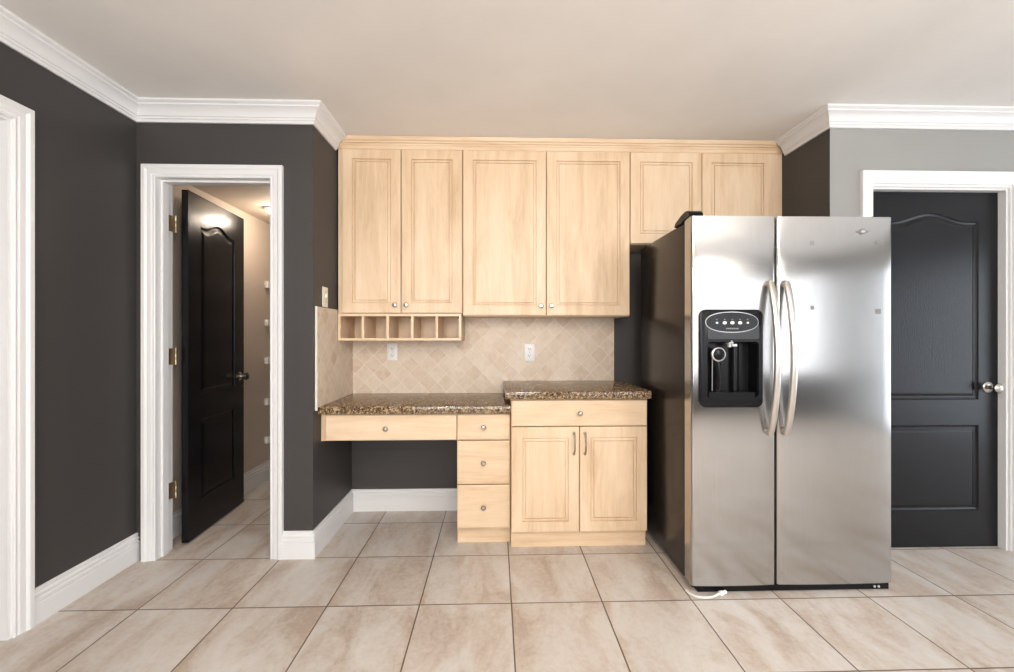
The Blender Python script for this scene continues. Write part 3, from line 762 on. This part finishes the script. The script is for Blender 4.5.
dl.modifiers.clear(); dl.data = nm
bpy.data.objects.remove(co)
for pgn in nm.polygons: pgn.use_smooth = True
nm.set_sharp_from_angle(angle=R(50))
# frame ring
outer = [rrect(DX0, DX1, DZ0, DZ1, 0.030, bow=0.006), rrect(DX0 + 0.001, DX1 - 0.001, DZ0 + 0.001, DZ1 - 0.001, 0.030, bow=0.006), rrect(DX0 + 0.008, DX1 - 0.008, DZ0 + 0.008, DZ1 - 0.008, 0.026, bow=0.005)]
RX_0, RX_1, RZ_0, RZ_1 = DX0 + 0.038, DX1 - 0.026, DZ0 + 0.050, DZ1 - 0.156
inn = [rrect(RX_0 - 0.004, RX_1 + 0.004, RZ_0 - 0.004, RZ_1 + 0.004, 0.012, bow=0.016), rrect(RX_0, RX_1, RZ_0, RZ_1, 0.010, bow=0.015)]
ring_y = [FY - 0.0005, FY - 0.012, FY - 0.016]
rings = [[(a, y, b_) for a, b_ in q] for q, y in zip(outer, ring_y)] + [[(a, y, b_) for a, b_ in q] for q, y in zip(inn, (FY - 0.015, FY - 0.009))] + [[(a, FY + 0.0545, b_) for a, b_ in rrect(RX_0 + 0.004, RX_1 - 0.004, RZ_0 + 0.004, RZ_1 - 0.004, 0.010, bow=0.010)]]
mb = MB(); mb.loops(rings, cap0=False, cap1=True)
dp = mb.build('dispenser', BLACKP, dl, smooth=True, ang=30)
def ell(cx, cz, a, b_, n=36, p=2.0):
    out = []
    for k in range(n):
        t_ = 2 * math.pi * k / n; c, s = math.cos(t_), math.sin(t_)
        out.append((cx + a * math.copysign(abs(c) ** (2 / p), c), cz + b_ * math.copysign(abs(s) ** (2 / p), s)))
    return out
def plate(poly, y0, y1, name, mat, parent): return MB().prism(poly, lambda a, b_, d: (a, d, b_), y0, y1).build(name, mat, parent)
# grey face behind the controls, oval control pod with a pale rim
plate(rrect(DX0 + 0.034, DX1 - 0.022, DZ1 - 0.136, DZ1 - 0.070, 0.010), FY - 0.0172, FY - 0.0135, 'face_panel', GREYP, dp)
dcx -= 0.003; cz = DZ1 - 0.058
rim = plate(ell(dcx, cz, 0.124, 0.048, p=2.2), FY - 0.0205, FY - 0.0160, 'control_rim', SILVERP, dp)
pod = plate(ell(dcx, cz, 0.1215, 0.0455, p=2.2), FY - 0.0225, FY - 0.0170, 'control_pod', BLACKGLOSS, dp)
for k, dx in enumerate((-0.072, -0.036, 0.0, 0.036, 0.072)):
    s = 0.0095 if 0 < k < 4 else 0.0055
    plate(ell(dcx + dx, cz - 0.003, s, s * 0.75, 18), FY - 0.0245, FY - 0.0222, 'button', WHITEP if 0 < k < 4 else SILVERP, dp)
for k, dx in enumerate((-0.072, -0.036, 0.0, 0.036, 0.072)):
    plate(ell(dcx + dx, cz + 0.012, 0.003, 0.0022, 10), FY - 0.0232, FY - 0.0222, 'indicator', MARKP, dp)
m = MB()
for dx in (-0.026, -0.017, -0.009, 0.0, 0.009, 0.018, 0.026):
    m.box(dcx + dx - 0.003, dcx + dx + 0.003, FY - 0.0231, FY - 0.0222, cz - 0.0325, cz - 0.0265)
m.build('control_marking', MARKP, dp)
# inside the recess: nozzle, paddle, chute, sill tray
sill = MB(); sill.prism([(dcx - 0.108 + 0.216 * k / 16, RZ_0 + 0.020 - 0.0 * k) for k in range(17)] + [(dcx + 0.108 - 0.216 * k / 16, RZ_0 - 0.004 - 0.020 * math.sin(math.pi * k / 16)) for k in range(17)], lambda a, b_, d: (a, d, b_), FY - 0.019, FY + 0.040)
sill.build('drip_sill', BLACKP, dp, smooth=True)
m = MB(); m.lathe((dcx + 0.002, FY + 0.004, RZ_1 + 0.012), (0, 0, -1), [(0, 0.020), (0.012, 0.018), (0.016, 0.010), (0.030, 0.008), (0.031, 0.0)], 16)
m.box(dcx + 0.012, dcx + 0.034, FY - 0.004, FY + 0.004, RZ_1 - 0.014, RZ_1 - 0.004)
m.build('nozzle', SILVERP, dp, smooth=True)
px = dcx - 0.046; pz = RZ_1 - 0.052
MB().lathe((px, FY + 0.024, pz), (0, -1, 0), [(0, 0.030), (0.012, 0.033), (0.016, 0.033), (0.018, 0.029), (0.016, 0.027), (0.016, 0.0)], 28).build('paddle_ring', SILVERP, dp, smooth=True)
MB().lathe((px, FY + 0.008, pz), (0, -1, 0), [(0, 0.0275), (0.003, 0.0265), (0.006, 0.018), (0.007, 0.0)], 28).build('paddle_pad', BLACKP, dp, smooth=True)
MB().tube([(px, FY + 0.030, pz - 0.02), (px, FY + 0.030, pz - 0.10), (px + 0.002, FY + 0.034, RZ_0 + 0.022)], [0.021, 0.018, 0.021], 16).build('ice_chute', BLACKGLOSS, dp, smooth=True)
MB().tube([(px - 0.026, FY + 0.018, pz - 0.01), (px - 0.027, FY + 0.018, RZ_0 + 0.024)], 0.0025, 8).build('lever_rod', MARKP, dp, smooth=True)
MB().tube([(dcx + 0.05, FY + 0.048, RZ_1 + 0.0), (dcx + 0.05, FY + 0.048, RZ_0 + 0.022)], 0.020, 14).build('water_lever', BLACKP, dp, smooth=True)
# badge: pointed oval emblem
bx_, bz_ = 1.722, 1.690
lens = lambda a, h: [(bx_ - a + 2 * a * k / 16, bz_ + h * math.sin(math.pi * k / 16)) for k in range(17)] + [(bx_ + a - 2 * a * k / 16, bz_ - h * math.sin(math.pi * k / 16)) for k in range(1, 16)]
bd = plate(lens(0.034, 0.008), FY - 0.0070, FY - 0.0010, 'badge', MARKP, dr)
plate(ell(bx_, bz_, 0.014, 0.013, 24), FY - 0.0085, FY - 0.0010, 'badge_disc', MARKP, bd)
plate(ell(bx_, bz_, 0.010, 0.005, 24), FY - 0.0095, FY - 0.0080, 'badge_centre', SILVERP, bd)
# adhesive marks
for x, z, s in ((1.482, 1.635, 0.009), (1.795, 1.640, 0.006), (1.482, 1.333, 0.009), (1.800, 1.316, 0.012)):
    MB().box(x - s, x + s, FY - 0.0042, FY - 0.0002, z - s, z + s, 0.001, 1).build('adhesive_mark', RESIDUE, dr)
# loose water line on the floor
wl = thing('water_line', 'loose white water tube lying on the floor under the refrigerator', 'tube', (0.95, 1.9, 0.0))
key = [(0.893, 1.925, 0.006), (0.898, 1.900, 0.006), (0.918, 1.878, 0.006), (0.950, 1.868, 0.006), (0.985, 1.870, 0.007), (1.015, 1.881, 0.010), (1.035, 1.888, 0.0125)]
def cat(pts, n=8):
    P = [Vector(q) for q in pts]; P = [2 * P[0] - P[1]] + P + [2 * P[-1] - P[-2]]; out = []
    for i in range(1, len(P) - 2):
        for k in range(n):
            t_ = k / n; a, b_, c, d = P[i - 1], P[i], P[i + 1], P[i + 2]
            out.append(0.5 * ((2 * b_) + (c - a) * t_ + (2 * a - 5 * b_ + 4 * c - d) * t_ ** 2 + (3 * b_ - a - 3 * c + d) * t_ ** 3))
    out.append(P[-2]); return out
MB().tube(cat(key), 0.0055, 10).build('hose', TUBEW, wl, smooth=True)
MB().lathe((1.030, 1.8855, 0.012), (0.06, 0.022, 0.0), [(0, 0.007), (0.002, 0.011), (0.018, 0.011), (0.020, 0.008), (0.040, 0.008), (0.041, 0)], 12).build('connector', WHITEP, wl, smooth=True)

# ================================================================== pantry contents
SHY = 3.525
for i, z in enumerate((1.643, 1.325, 1.008, 0.665, 0.347)):
    names = ('top', 'second', 'middle', 'fourth', 'lowest')
    s = thing('wire_shelf', '%s white wire shelf across the back of the pantry' % ('topmost', 'second from top', 'middle', 'second from bottom', 'lowest')[i], 'shelf', (-1.5, 3.7, z), group='white wire pantry shelves')
    m = MB(); xa, xb = XL + 0.006, XN - 0.116
    m.tube([(xa, SHY, z), (xb, SHY, z)], 0.004, 8); m.tube([(xa, SHY, z - 0.03), (xb, SHY, z - 0.03)], 0.004, 8); m.tube([(xa, 3.99, z), (xb, 3.99, z)], 0.004, 8); m.tube([(xa, 3.76, z - 0.004), (xb, 3.76, z - 0.004)], 0.004, 8)
    x = xa + 0.012
    while x < xb:
        m.tube([(x, SHY, z - 0.03), (x, SHY, z + 0.003), (x, 3.99, z + 0.003)], 0.0016, 5); x += 0.026
    m.build('wire_deck', WIRE, s, smooth=True)
    k = MB(); k.box(XL + 0.0005, XL + 0.030, SHY - 0.022, SHY + 0.014, z - 0.042, z + 0.014, 0.004, 2); k.box(XL + 0.0005, XL + 0.010, SHY + 0.014, SHY + 0.05, z - 0.012, z + 0.010, 0.002, 1)
    k.build('end_bracket', WIRE, s, smooth=True)
lp = thing('ceiling_light', 'small round light on the pantry ceiling', 'light', (-1.66, 3.14, 2.15))
MB().lathe((-1.66, 3.14, 2.1495), (0, 0, -1), [(0, 0.060), (0.010, 0.060), (0.014, 0.050)], 24).build('base', WHITEP, lp, smooth=True)
MB().lathe((-1.66, 3.14, 2.136), (0, 0, -1), [(0, 0.046), (0.012, 0.042), (0.024, 0.028), (0.028, 0.0)], 24).build('lamp_glass', LAMPGLOW, lp, smooth=True)
def point(name, loc, e, col, r, parent=None):
    l = bpy.data.lights.new(name, 'POINT'); l.energy = e; l.color = col; l.shadow_soft_size = r
    o_ = bpy.data.objects.new(name, l); COL.objects.link(o_); o_.location = loc
    return o_
point('pantry_lamp_light', (-1.58, 3.16, 2.05), 7.5, (1.0, 0.84, 0.68), 0.04)

# kitchen ceiling lamp behind the camera
kl = thing('ceiling_light', 'round flush ceiling light over the kitchen behind the camera', 'light', (0.4, -0.35, H))
MB().lathe((0.4, -0.35, H - 0.0005), (0, 0, -1), [(0, 0.17), (0.02, 0.17), (0.026, 0.15)], 32).build('base', NICKEL, kl, smooth=True)
MB().lathe((0.4, -0.35, H - 0.026), (0, 0, -1), [(0, 0.15), (0.03, 0.145), (0.06, 0.115), (0.08, 0.06), (0.085, 0.0)], 32).build('lamp_glass', LAMPGLOW, kl, smooth=True)
point('kitchen_lamp_light', (0.4, -0.35, H - 0.30), 50, (1.0, 0.92, 0.84), 0.14)

# two unseen globe pendants, added to brighten the upper cabinets and ceiling
for i, x in enumerate((-0.7, 2.1)):
    pl = thing('added_pendant', ('left', 'right')[i] + ' white globe pendant added behind the camera for fill light', 'light', (x, -1.0, H))
    MB().lathe((x, -1.0, H - 0.0005), (0, 0, -1), [(0, 0.06), (0.018, 0.06), (0.024, 0.02)], 24).build('canopy', NICKEL, pl, smooth=True)
    MB().tube([(x, -1.0, H - 0.02), (x, -1.0, 2.04)], 0.005, 8).build('rod', NICKEL, pl, smooth=True)
    g = [(0.14 - 0.14 * math.cos(math.pi * k / 14), 0.14 * math.sin(math.pi * k / 14)) for k in range(15)]
    o = MB().lathe((x, -1.0, 2.05), (0, 0, -1), g, 28).build('globe', OPAL, pl, smooth=True)
    point('added_pendant_fill', (x, -1.0, 1.91), 50, (1.0, 0.95, 0.89), 0.07)
